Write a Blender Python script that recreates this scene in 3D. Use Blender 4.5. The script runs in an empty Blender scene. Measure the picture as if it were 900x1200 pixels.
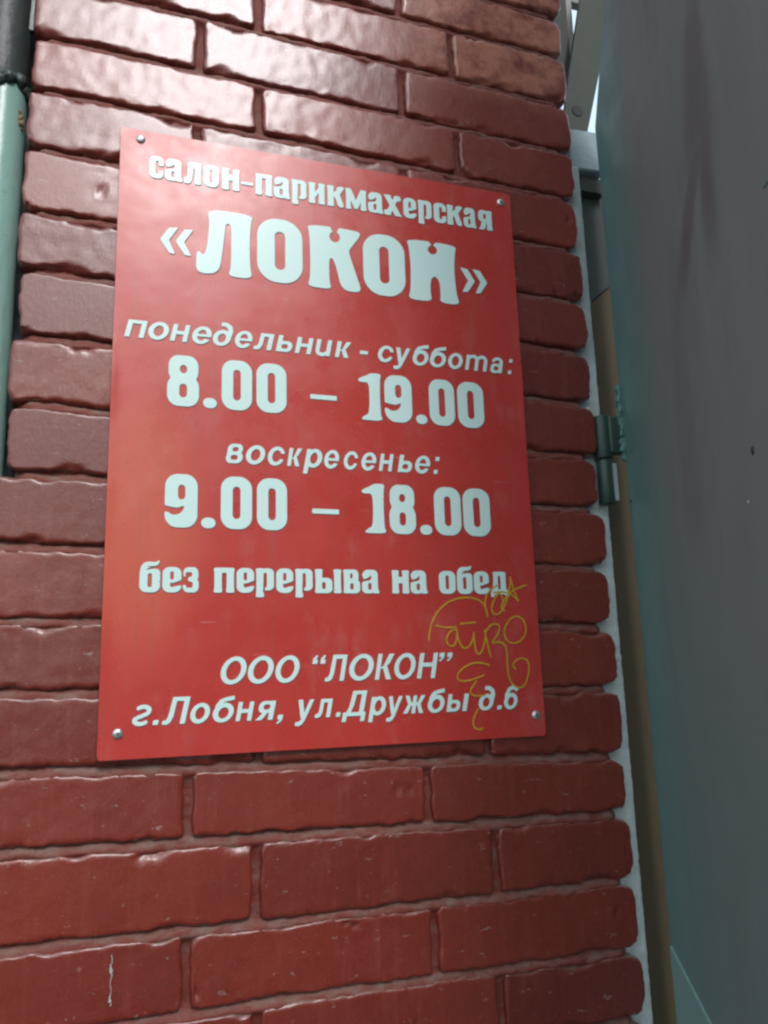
import bpy, bmesh, math, random
import numpy as np
from mathutils import Vector, Matrix, noise

# ------------------------------------------------------------------ camera, world, sun, exposure
SC = bpy.context.scene
cam_d = bpy.data.cameras.new("camera")
cam = bpy.data.objects.new("camera", cam_d)
SC.collection.objects.link(cam)
cam.matrix_world = Matrix((
    (0.9481131032, -0.0357945989, -0.3159118394, 0.0048335),
    (-0.3164931090, -0.2007281790, -0.9271139682, -0.8927052),
    (-0.0302267356, 0.9789928217, -0.2016417606, 0.0689620),
    (0, 0, 0, 1)))
cam_d.sensor_fit = 'VERTICAL'
cam_d.sensor_height = 36.0
cam_d.sensor_width = 27.0
cam_d.lens = 28.803
cam_d.clip_start = 0.02
cam_d.clip_end = 2000
SC.camera = cam

SUN_EL, SUN_AZ = math.radians(40), math.radians(170)     # azimuth measured from +Y towards +X
world = bpy.data.worlds.new("World")
SC.world = world
world.use_nodes = True
wn = world.node_tree
bg = wn.nodes['Background']
sky = wn.nodes.new('ShaderNodeTexSky')
sky.sky_type = 'NISHITA'
sky.sun_disc = False
sky.sun_elevation = SUN_EL
sky.sun_rotation = SUN_AZ
sky.air_density = 1.0
sky.dust_density = 5.0
sky.ozone_density = 1.0
cloud = wn.nodes.new('ShaderNodeMix')                    # even overcast veil over the clear sky
cloud.data_type = 'RGBA'
cloud.inputs[0].default_value = 0.6
cloud.inputs[7].default_value = (6.0, 7.5, 8.2, 1)
wn.links.new(sky.outputs[0], cloud.inputs[6])
wn.links.new(cloud.outputs[2], bg.inputs[0])
bg.inputs[1].default_value = 0.12
sun_d = bpy.data.lights.new("sun", 'SUN')
sun_d.energy = 1.5
sun_d.angle = math.radians(19)
sun_d.color = (0.97, 0.97, 1.0)
sun = bpy.data.objects.new("sun", sun_d)
SC.collection.objects.link(sun)
sd = Vector((math.sin(SUN_AZ)*math.cos(SUN_EL), math.cos(SUN_AZ)*math.cos(SUN_EL), math.sin(SUN_EL)))
sun.rotation_euler = sd.to_track_quat('Z', 'Y').to_euler()
SC.view_settings.view_transform = 'Standard'
SC.view_settings.look = 'None'
SC.view_settings.exposure = 0.72
SC.view_settings.gamma = 1.0
SC.cycles.filter_width = 2.4

random.seed(7)
COL = SC.collection

# ------------------------------------------------------------------ helpers
def tag(o, label=None, cat=None, group=None, kind=None):
    if label: o['label'] = label
    if cat: o['category'] = cat
    if group: o['group'] = group
    if kind: o['kind'] = kind
    return o

def empty(name, loc, label, cat, rz=0.0):
    o = bpy.data.objects.new(name, None)
    o.empty_display_size = 0.05
    COL.objects.link(o)
    o.location = loc
    o.rotation_euler = (0, 0, rz)
    return tag(o, label, cat)

def link_mesh(name, me, mat, parent=None, world_coords=True):
    o = bpy.data.objects.new(name, me)
    COL.objects.link(o)
    if mat is not None:
        me.materials.append(mat)
    if parent is not None:
        o.parent = parent
        if world_coords:
            pm = Matrix.Translation(parent.location) @ parent.rotation_euler.to_matrix().to_4x4()
            o.matrix_parent_inverse = pm.inverted()
    return o

def from_bm(name, bm, mat, parent=None, smooth=False, world_coords=True):
    me = bpy.data.meshes.new(name)
    bm.normal_update()
    bm.to_mesh(me); bm.free()
    if smooth:
        for p in me.polygons: p.use_smooth = True
    return link_mesh(name, me, mat, parent, world_coords)

def add_box(bm, lo, hi, bevel=0.0, seg=2, mtx=None):
    b = bmesh.new()
    bmesh.ops.create_cube(b, size=1.0)
    for v in b.verts:
        v.co = Vector([(lo[i]+hi[i])/2 + v.co[i]*(hi[i]-lo[i]) for i in range(3)])
    if bevel:
        bmesh.ops.bevel(b, geom=b.edges[:], offset=bevel, segments=seg, profile=0.5, affect='EDGES')
    if mtx: b.transform(mtx)
    tmp = bpy.data.meshes.new('tmp'); b.to_mesh(tmp); b.free()
    bm.from_mesh(tmp); bpy.data.meshes.remove(tmp)

def add_prism(bm, pts, y0, y1):
    """polygon in x,z extruded from y0 to y1"""
    a = [bm.verts.new((p[0], y0, p[1])) for p in pts]
    b = [bm.verts.new((p[0], y1, p[1])) for p in pts]
    n = len(pts)
    bm.faces.new(a); bm.faces.new(b[::-1])
    for i in range(n):
        bm.faces.new((a[i], b[i], b[(i+1) % n], a[(i+1) % n]))
    bmesh.ops.recalc_face_normals(bm, faces=bm.faces[:])

def add_lathe(bm, prof, mtx, n=32):
    """profile (r, h) turned about local Z"""
    rings = []
    for r, h in prof:
        if r < 1e-6:
            rings.append([bm.verts.new(mtx @ Vector((0, 0, h)))])
        else:
            rings.append([bm.verts.new(mtx @ Vector((r*math.cos(2*math.pi*k/n), r*math.sin(2*math.pi*k/n), h))) for k in range(n)])
    for A, B in zip(rings, rings[1:]):
        for k in range(n):
            k2 = (k+1) % n
            if len(A) == 1 and len(B) == 1: continue
            if len(A) == 1: bm.faces.new((A[0], B[k], B[k2]))
            elif len(B) == 1: bm.faces.new((A[k], B[0], A[k2]))
            else: bm.faces.new((A[k], B[k], B[k2], A[k2]))
    bmesh.ops.recalc_face_normals(bm, faces=bm.faces[:])

def nz(x, y, z, s, seed=0.0):
    return noise.noise(Vector((x*s+seed*13.7, y*s-seed*7.1, z*s+seed*3.3)))

# ------------------------------------------------------------------ materials
def new_mat(name):
    m = bpy.data.materials.new(name)
    m.use_nodes = True
    nt = m.node_tree
    return m, nt, nt.nodes['Principled BSDF']

def N(nt, t, **kw):
    n = nt.nodes.new(t)
    for k, v in kw.items():
        if k in n.bl_rna.properties.keys(): setattr(n, k, v)
        else: n.inputs[k].default_value = v
    return n

def pos_noise(nt, scale, detail=5, rough=0.55, stretch=(1, 1, 1), off=(0, 0, 0)):
    g = nt.nodes.new('ShaderNodeNewGeometry')
    mp = nt.nodes.new('ShaderNodeMapping')
    mp.inputs['Scale'].default_value = stretch
    mp.inputs['Location'].default_value = off
    nt.links.new(g.outputs['Position'], mp.inputs[0])
    n = nt.nodes.new('ShaderNodeTexNoise')
    n.inputs['Scale'].default_value = scale
    n.inputs['Detail'].default_value = detail
    n.inputs['Roughness'].default_value = rough
    nt.links.new(mp.outputs[0], n.inputs['Vector'])
    return n.outputs['Fac']

def ramp(nt, src, a, b, lo=0.0, hi=1.0, smooth=True):
    r = nt.nodes.new('ShaderNodeMapRange')
    r.interpolation_type = 'SMOOTHSTEP' if smooth else 'LINEAR'
    r.inputs['From Min'].default_value = a; r.inputs['From Max'].default_value = b
    r.inputs['To Min'].default_value = lo; r.inputs['To Max'].default_value = hi
    nt.links.new(src, r.inputs[0])
    return r.outputs[0]

def mix(nt, fac, a, b, mode='MIX'):
    m = nt.nodes.new('ShaderNodeMix'); m.data_type = 'RGBA'; m.blend_type = mode
    for s, v in ((m.inputs[0], fac), (m.inputs[6], a), (m.inputs[7], b)):
        if isinstance(v, (int, float)): s.default_value = v
        elif isinstance(v, tuple): s.default_value = (*v, 1) if len(v) == 3 else v
        else: nt.links.new(v, s)
    return m.outputs[2]

def math_n(nt, op, a, b=None, clamp=False):
    m = nt.nodes.new('ShaderNodeMath'); m.operation = op; m.use_clamp = clamp
    for s, v in ((m.inputs[0], a), (m.inputs[1], b)):
        if v is None: continue
        if isinstance(v, (int, float)): s.default_value = v
        else: nt.links.new(v, s)
    return m.outputs[0]

def bump(nt, bsdf, layers):
    prev = None
    for h, strength, dist in layers:
        b = nt.nodes.new('ShaderNodeBump')
        b.inputs['Strength'].default_value = strength
        b.inputs['Distance'].default_value = dist
        nt.links.new(h, b.inputs['Height'])
        if prev is not None: nt.links.new(prev, b.inputs['Normal'])
        prev = b.outputs[0]
    nt.links.new(prev, bsdf.inputs['Normal'])

def pos_xyz(nt):
    g = nt.nodes.new('ShaderNodeNewGeometry')
    s = nt.nodes.new('ShaderNodeSeparateXYZ')
    nt.links.new(g.outputs['Position'], s.inputs[0])
    return s.outputs

def up_facing(nt):
    g = nt.nodes.new('ShaderNodeNewGeometry')
    s = nt.nodes.new('ShaderNodeSeparateXYZ')
    nt.links.new(g.outputs['Normal'], s.inputs[0])
    return s.outputs[2]

def brick_material():
    m, nt, b = new_mat("painted_brick")
    oi = nt.nodes.new('ShaderNodeObjectInfo')
    base = mix(nt, pos_noise(nt, 9, 4), (0.170, 0.020, 0.011), (0.270, 0.038, 0.021))
    base = mix(nt, ramp(nt, oi.outputs['Random'], 0, 1, 0, 0.6), base, (0.115, 0.016, 0.011))
    # vertical brush streaks, thin paint where the clay shows through
    st = pos_noise(nt, 30, 4, 0.6, (3.2, 1, 0.35))
    base = mix(nt, ramp(nt, st, 0.50, 0.70, 0, 0.30), base, (0.27, 0.062, 0.040))
    # worn orange clay where the paint has weathered off near the top right of the pier
    xyz = pos_xyz(nt)
    reg = math_n(nt, 'MULTIPLY', ramp(nt, xyz[2], 0.84, 0.90), ramp(nt, xyz[0], 0.30, 0.46))
    wear = math_n(nt, 'MULTIPLY', reg, ramp(nt, pos_noise(nt, 22, 6, 0.7), 0.35, 0.6))
    base = mix(nt, wear, base, (0.50, 0.17, 0.11))
    sp = ramp(nt, pos_noise(nt, 75, 6, 0.75, (1, 1, 1.6), (3, 1, 2)), 0.61, 0.70, 0, 0.4)
    base = mix(nt, sp, base, (0.46, 0.33, 0.29))
    dirt = ramp(nt, pos_noise(nt, 13, 6, 0.75, (0.8, 1, 1.2), (2, 6, 9)), 0.50, 0.72, 0, 0.28)
    base = mix(nt, dirt, base, (0.100, 0.026, 0.018))
    dark = ramp(nt, pos_noise(nt, 95, 3, 0.6, (1, 1, 1), (7, 3, 2)), 0.70, 0.76, 0, 0.7)
    base = mix(nt, dark, base, (0.07, 0.02, 0.015))
    sc_ = ramp(nt, pos_noise(nt, 60, 4, 0.75, (0.5, 1, 1.8), (9, 2, 4)), 0.635, 0.67, 0, 0.6)
    sc_ = math_n(nt, 'MULTIPLY', sc_, ramp(nt, pos_noise(nt, 300, 2, 0.5, (1, 1, 2)), 0.45, 0.55))
    base = mix(nt, sc_, base, (0.42, 0.34, 0.30))
    # dust lying on the upward ledges
    du = math_n(nt, 'MULTIPLY', ramp(nt, up_facing(nt), 0.25, 0.9), ramp(nt, pos_noise(nt, 40, 5, 0.7), 0.35, 0.62, 0.25, 0.8))
    base = mix(nt, du, base, (0.24, 0.17, 0.14))
    nt.links.new(base, b.inputs['Base Color'])
    nt.links.new(ramp(nt, pos_noise(nt, 18, 5, 0.6), 0.3, 0.7, 0.20, 0.34), b.inputs['Roughness'])
    b.inputs['Specular IOR Level'].default_value = 0.42
    b.inputs['Coat Weight'].default_value = 0.75
    b.inputs['Coat Roughness'].default_value = 0.25
    bump(nt, b, [(pos_noise(nt, 45, 6, 0.7, (1, 1, 1)), 0.22, 0.002), (pos_noise(nt, 150, 6, 0.72, (1.5, 1, 0.8)), 0.6, 0.0013),
                 (pos_noise(nt, 700, 3, 0.6), 0.45, 0.0004)])
    return m

def mortar_material():
    m, nt, b = new_mat("painted_mortar")
    base = mix(nt, pos_noise(nt, 30, 5, 0.65), (0.15, 0.020, 0.012), (0.235, 0.045, 0.029))
    g = ramp(nt, pos_noise(nt, 55, 6, 0.7, (0.6, 1, 1.4)), 0.48, 0.62, 0, 0.42)
    base = mix(nt, g, base, (0.20, 0.135, 0.11))
    gr = ramp(nt, pos_noise(nt, 14, 4, 0.6, (1, 1, 1), (5, 5, 5)), 0.62, 0.74, 0, 0.5)
    base = mix(nt, gr, base, (0.20, 0.24, 0.19))
    du = math_n(nt, 'MULTIPLY', ramp(nt, up_facing(nt), 0.2, 0.8), ramp(nt, pos_noise(nt, 70, 5, 0.7, (0.5, 1, 1)), 0.35, 0.65, 0.15, 0.6))
    base = mix(nt, du, base, (0.27, 0.205, 0.175))
    nt.links.new(base, b.inputs['Base Color'])
    b.inputs['Roughness'].default_value = 0.6
    bump(nt, b, [(pos_noise(nt, 110, 6, 0.75), 1.0, 0.0022), (pos_noise(nt, 420, 4, 0.7), 0.8, 0.0008)])
    return m

def sign_material():
    m, nt, b = new_mat("red_sign_film")
    base = mix(nt, pos_noise(nt, 6, 3), (0.49, 0.034, 0.027), (0.55, 0.046, 0.034))
    xyz = pos_xyz(nt)
    # paler orange patch near the left edge and thin vertical grime runs
    dx = math_n(nt, 'SUBTRACT', xyz[0], 0.035); dz = math_n(nt, 'SUBTRACT', xyz[2], 0.235)
    d = math_n(nt, 'ADD', math_n(nt, 'MULTIPLY', math_n(nt, 'MULTIPLY', dx, dx), 160.0), math_n(nt, 'MULTIPLY', math_n(nt, 'MULTIPLY', dz, dz), 34.0))
    orange_patch = ramp(nt, d, 0.0, 1.0, 0.50, 0.0)
    base = mix(nt, orange_patch, base, (0.66, 0.14, 0.065))
    run = ramp(nt, pos_noise(nt, 60, 3, 0.5, (4, 1, 0.12)), 0.56, 0.72, 0, 0.22)
    base = mix(nt, run, base, (0.24, 0.10, 0.08))
    spk = ramp(nt, pos_noise(nt, 240, 2, 0.5), 0.74, 0.80, 0, 0.6)
    base = mix(nt, spk, base, (0.16, 0.04, 0.03))
    dust = ramp(nt, pos_noise(nt, 22, 6, 0.75, (1.4, 1, 0.6), (4, 4, 4)), 0.50, 0.75, 0, 0.14)
    base = mix(nt, dust, base, (0.50, 0.36, 0.33))
    scr = ramp(nt, pos_noise(nt, 90, 2, 0.5, (0.25, 1, 6), (1, 9, 3)), 0.735, 0.76, 0, 0.35)
    base = mix(nt, scr, base, (0.62, 0.30, 0.27))
    nt.links.new(base, b.inputs['Base Color'])
    nt.links.new(ramp(nt, pos_noise(nt, 12, 6, 0.7), 0.3, 0.7, 0.23, 0.36), b.inputs['Roughness'])
    b.inputs['Specular IOR Level'].default_value = 0.62
    bump(nt, b, [(pos_noise(nt, 9, 3, 0.5), 0.4, 0.003), (pos_noise(nt, 900, 2, 0.5), 0.10, 0.0001)])
    return m

def letter_material():
    m, nt, b = new_mat("pale_lettering_film")
    base = mix(nt, pos_noise(nt, 20, 4), (0.62, 0.84, 0.79), (0.69, 0.88, 0.84))
    fl = ramp(nt, pos_noise(nt, 210, 3, 0.6), 0.72, 0.76, 0, 0.8)
    base = mix(nt, fl, base, (0.22, 0.20, 0.17))
    nt.links.new(base, b.inputs['Base Color'])
    b.inputs['Roughness'].default_value = 0.26
    b.inputs['Specular IOR Level'].default_value = 0.4
    return m

def simple(name, a, c, rough=0.5, metal=0.0, scale=20, stretch=(1, 1, 1), bmp=None, spec=0.5, det=5):
    m, nt, b = new_mat(name)
    nt.links.new(mix(nt, pos_noise(nt, scale, det, 0.6, stretch), a, c), b.inputs['Base Color'])
    b.inputs['Roughness'].default_value = rough
    b.inputs['Metallic'].default_value = metal
    b.inputs['Specular IOR Level'].default_value = spec
    if bmp: bump(nt, b, [(pos_noise(nt, bmp[0], 5, 0.65, stretch), bmp[1], bmp[2])])
    return m

def door_material():
    m, nt, b = new_mat("grey_green_door_paint")
    tc = nt.nodes.new('ShaderNodeTexCoord')
    s = nt.nodes.new('ShaderNodeSeparateXYZ')
    nt.links.new(tc.outputs['Object'], s.inputs[0])           # x = metres from the hinge edge
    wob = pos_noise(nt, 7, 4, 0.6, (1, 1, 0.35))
    base = mix(nt, pos_noise(nt, 16, 5, 0.6, (1.4, 1.4, 0.16)), (0.150, 0.178, 0.176), (0.200, 0.214, 0.214))
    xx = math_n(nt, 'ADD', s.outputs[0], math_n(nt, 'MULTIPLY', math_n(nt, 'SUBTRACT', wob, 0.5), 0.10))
    teal_reflection = ramp(nt, xx, 0.00, 0.16, 0.9, 0.0)  # teal fading to grey: a reflection across the leaf put into the colour
    base = mix(nt, teal_reflection, base, (0.105, 0.225, 0.205))
    hair = ramp(nt, pos_noise(nt, 26, 5, 0.7, (2.5, 2.5, 0.10), (2, 2, 2)), 0.56, 0.72, 0, 0.28)
    base = mix(nt, hair, base, (0.22, 0.27, 0.27))
    grime = ramp(nt, pos_noise(nt, 11, 6, 0.7, (1.3, 1.3, 0.3), (8, 1, 5)), 0.54, 0.70, 0, 0.30)
    base = mix(nt, grime, base, (0.085, 0.075, 0.075))
    low = math_n(nt, 'MULTIPLY', ramp(nt, s.outputs[2], 0.75, -0.25, 0.0, 0.75), ramp(nt, xx, 0.75, 0.1))
    base = mix(nt, low, base, (0.15, 0.225, 0.215))
    # brown drip stain: a forked run below a point high on the leaf
    def run(cx, top, bot, w0, w1, lean):
        h = math_n(nt, 'SUBTRACT', top, s.outputs[2])
        cxx = math_n(nt, 'ADD', cx, math_n(nt, 'MULTIPLY', h, lean))
        dx = math_n(nt, 'ABSOLUTE', math_n(nt, 'SUBTRACT', math_n(nt, 'ADD', s.outputs[0], math_n(nt, 'MULTIPLY', math_n(nt, 'SUBTRACT', wob, 0.5), 0.02)), cxx))
        w = math_n(nt, 'ADD', w0, math_n(nt, 'MULTIPLY', h, w1))
        q = math_n(nt, 'DIVIDE', dx, w)
        f = ramp(nt, q, 0.4, 1.5, 1.0, 0.0)
        f = math_n(nt, 'MULTIPLY', f, ramp(nt, s.outputs[2], top-0.0, top-0.10))
        return math_n(nt, 'MULTIPLY', f, ramp(nt, s.outputs[2], bot-0.04, bot+0.06))
    f = run(0.335, 0.80, 0.57, 0.006, 0.16, -0.12)
    f = math_n(nt, 'MAXIMUM', f, run(0.345, 0.66, 0.45, 0.014, 0.03, -0.62))
    f = math_n(nt, 'MAXIMUM', f, run(0.330, 0.68, 0.47, 0.014, 0.02, -0.08))
    f = math_n(nt, 'MAXIMUM', f, math_n(nt, 'MULTIPLY', run(0.222, 0.60, 0.20, 0.016, 0.02, -0.06), 0.4))
    base = mix(nt, math_n(nt, 'MULTIPLY', f, 0.5), base, (0.075, 0.055, 0.055))
    sp = ramp(nt, pos_noise(nt, 120, 3, 0.6), 0.74, 0.80, 0, 0.6)
    base = mix(nt, sp, base, (0.20, 0.27, 0.26))
    nt.links.new(base, b.inputs['Base Color'])
    nt.links.new(ramp(nt, pos_noise(nt, 14, 4), 0.3, 0.7, 0.42, 0.60), b.inputs['Roughness'])
    bump(nt, b, [(pos_noise(nt, 10, 4, 0.5, (1, 1, 0.3)), 0.3, 0.003), (pos_noise(nt, 380, 3, 0.6), 0.2, 0.0004)])
    return m

def post_material():
    m, nt, b = new_mat("turquoise_gloss_paint")
    base = mix(nt, pos_noise(nt, 14, 4), (0.21, 0.38, 0.33), (0.29, 0.46, 0.41))
    pits = ramp(nt, pos_noise(nt, 260, 3, 0.6), 0.66, 0.72, 0, 0.7)
    base = mix(nt, pits, base, (0.06, 0.12, 0.11))
    xyz = pos_xyz(nt)
    gr = ramp(nt, pos_noise(nt, 45, 6, 0.75, (1.5, 1.5, 0.25)), 0.50, 0.68, 0, 0.4)
    base = mix(nt, gr, base, (0.13, 0.20, 0.165))
    soot = ramp(nt, math_n(nt, 'ADD', xyz[2], math_n(nt, 'MULTIPLY', math_n(nt, 'SUBTRACT', pos_noise(nt, 50, 5), 0.5), 0.05)), 0.744, 0.756)
    base = mix(nt, math_n(nt, 'MULTIPLY', soot, 0.9), base, (0.02, 0.035, 0.035))
    nt.links.new(base, b.inputs['Base Color'])
    b.inputs['Roughness'].default_value = 0.28
    bump(nt, b, [(pos_noise(nt, 60, 4), 0.4, 0.001), (pos_noise(nt, 300, 3), 0.3, 0.0004)])
    return m

def foam_material():
    m, nt, b = new_mat("white_foam_plaster")
    base = mix(nt, pos_noise(nt, 90, 5, 0.7), (0.74, 0.84, 0.82), (0.88, 0.92, 0.90))
    xyz = pos_xyz(nt)
    g = math_n(nt, 'ADD', xyz[2], math_n(nt, 'MULTIPLY', math_n(nt, 'SUBTRACT', pos_noise(nt, 18, 5), 0.5), 0.35))
    base = mix(nt, ramp(nt, g, 0.38, 0.55, 0, 0.6), base, (0.36, 0.42, 0.44))  # greyer with height: dim shading put into the foam's colour
    base = mix(nt, ramp(nt, pos_noise(nt, 330, 4, 0.7), 0.60, 0.68, 0, 0.6), base, (0.35, 0.38, 0.36))
    nt.links.new(base, b.inputs['Base Color'])
    b.inputs['Roughness'].default_value = 0.85
    bump(nt, b, [(pos_noise(nt, 450, 4, 0.7), 1.0, 0.002)])
    return m

M = dict(
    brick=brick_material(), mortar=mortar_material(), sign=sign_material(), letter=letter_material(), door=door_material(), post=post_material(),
    letter_shadow=simple("letter_shadow", (0.10, 0.07, 0.07), (0.13, 0.09, 0.09), 0.6),
    marker=simple("yellow_marker", (0.52, 0.30, 0.015), (0.62, 0.36, 0.03), 0.5, scale=120),
    zinc=simple("zinc", (0.55, 0.60, 0.60), (0.68, 0.70, 0.69), 0.34, 0.8, 60),
    slot=simple("screw_recess", (0.03, 0.035, 0.04), (0.05, 0.05, 0.05), 0.6),
    foam=foam_material(),
    old_foam=simple("yellowed_foam", (0.42, 0.44, 0.26), (0.60, 0.62, 0.42), 0.85, scale=120, bmp=(300, 1.0, 0.002)),
    jamb=simple("brown_frame_paint", (0.090, 0.068, 0.036), (0.120, 0.090, 0.050), 0.55, scale=30, stretch=(3, 3, 0.3), bmp=(120, 0.3, 0.0006)),
    grey_jamb=simple("grey_frame_paint", (0.055, 0.068, 0.068), (0.075, 0.088, 0.088), 0.55, scale=30, stretch=(3, 3, 0.3)),
    block=simple("galvanised_steel", (0.34, 0.42, 0.46), (0.50, 0.57, 0.60), 0.5, 0.2, 40, bmp=(150, 0.6, 0.002)),
    olive=simple("olive_steel", (0.055, 0.068, 0.055), (0.085, 0.10, 0.082), 0.6, 0.0, 30, bmp=(60, 0.4, 0.001)),
    hinge=simple("dark_green_hinge_paint", (0.022, 0.045, 0.036), (0.040, 0.082, 0.064), 0.4, 0.0, 45, bmp=(120, 0.7, 0.0012)),
    hinge_light=simple("thick_turquoise_paint", (0.045, 0.125, 0.105), (0.09, 0.22, 0.185), 0.35, 0.0, 60, bmp=(90, 0.9, 0.002)),
    black=simple("blackened_steel", (0.018, 0.028, 0.028), (0.045, 0.06, 0.055), 0.45, 0.0, 30, bmp=(70, 0.6, 0.002)),
    rust=simple("rust", (0.16, 0.10, 0.04), (0.34, 0.22, 0.10), 0.8, 0.0, 120, bmp=(260, 1.0, 0.002)),
    pale=simple("pale_trim", (0.40, 0.40, 0.37), (0.50, 0.50, 0.46), 0.6),
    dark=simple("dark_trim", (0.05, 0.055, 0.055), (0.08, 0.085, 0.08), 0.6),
    bare=simple("bare_metal_edge", (0.62, 0.66, 0.68), (0.75, 0.78, 0.80), 0.4, 0.3),
    pale_teal=simple("pale_teal_paint", (0.19, 0.31, 0.285), (0.23, 0.35, 0.325), 0.5, scale=15),
    plaster=simple("grey_render", (0.30, 0.29, 0.27), (0.38, 0.37, 0.35), 0.85, bmp=(60, 0.5, 0.003)),
    ground=simple("asphalt", (0.045, 0.045, 0.047), (0.07, 0.068, 0.066), 0.9, scale=40, bmp=(200, 0.6, 0.004)),
)

# ------------------------------------------------------------------ ground
bm = bmesh.new()
S_ = 600
vs = [bm.verts.new(p) for p in ((-S_, -S_, -1.45), (S_, -S_, -1.45), (S_, S_, -1.45), (-S_, S_, -1.45))]
bm.faces.new(vs)
tag(from_bm("ground", bm, M['ground']), kind='structure')

# ------------------------------------------------------------------ unseen wing added out to the right to cut off the sky's reflection
def added_wing():
    b = empty("unseen_added_wing", (2.3, -1.2, -1.45), "unseen long grey rendered wing with windows, added out to the right of the entrance", "building", math.atan2(-21.6, -1.45))
    bm = bmesh.new(); add_box(bm, (0, 0, 0), (30, 8, 7.6), 0.03)
    from_bm("wall", bm, M['plaster'], b, world_coords=False)
    bm = bmesh.new(); add_box(bm, (-.2, -.25, 7.605), (30.2, 8.2, 7.8), 0.02)
    from_bm("roof", bm, M['dark'], b, world_coords=False)
    bm = bmesh.new(); add_box(bm, (-.6, -.05, 0), (.6, .06, 1.4), 0.01)
    wme = bpy.data.meshes.new("window"); bm.to_mesh(wme); bm.free(); wme.materials.append(M['pale'])
    bm = bmesh.new(); add_box(bm, (-.52, -.07, .08), (.52, -.055, 1.32), 0.004)
    pme = bpy.data.meshes.new("pane"); bm.to_mesh(pme); bm.free(); pme.materials.append(M['olive'])
    for fl in (1.0, 3.8):
        for k in range(9):
            w = link_mesh("window", wme, None, b, False); w.location = (2+k*3.1, 0, fl)
            link_mesh("pane", pme, None, w, False)
added_wing()

# ------------------------------------------------------------------ brick pier
XL, XR = -0.100, 0.608
# height of every bed joint at the left (x=-0.1) and right (x=0.6) end of the pier
JOINTS = [(1.262, 1.243), (1.187, 1.168), (1.112, 1.093), (1.037, 1.0185), (0.964, 0.951), (0.889, 0.8732), (0.8118, 0.7965), (0.7425, 0.7225),
          (0.6673, 0.6432), (0.5897, 0.5653), (0.5185, 0.4925), (0.443, 0.4200), (0.366, 0.3475), (0.2897, 0.2765),
          (0.214, 0.2007), (0.1389, 0.1265), (0.0671, 0.0512), (-0.0065, -0.0300), (-0.0796, -0.0960), (-0.1665, -0.1711),
          (-0.2411, -0.2470), (-0.315, -0.3205), (-0.390, -0.395), (-0.465, -0.470), (-0.540, -0.545)]
LEFT = {6: -0.099, 7: -0.100, 8: -0.1005, 9: -0.1015, 10: -0.0965, 11: -0.1025, 12: -0.0995, **{k: -0.122 for k in range(13, 25)}}
RIGHT = {12: 0.6035, 13: 0.6115}
pier = empty("brick_pier", (0.255, 0.1, -0.55), "red painted brick pier of rough uneven courses behind the red sign", "brick wall")

def jz(j, x):
    a, b = JOINTS[j]
    t = (x+0.1)/0.7
    return a+(b-a)*t

def edge_coords(length, inner):
    e = [0, .0008, .0018, .0030, .0046, .007, .0105, .015]
    mid = []
    span = length-0.030
    n = max(2, int(round(span/inner)))
    mid = [0.015+span*k/n for k in range(1, n)]
    return e+mid+[length-q for q in reversed(e)]

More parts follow.
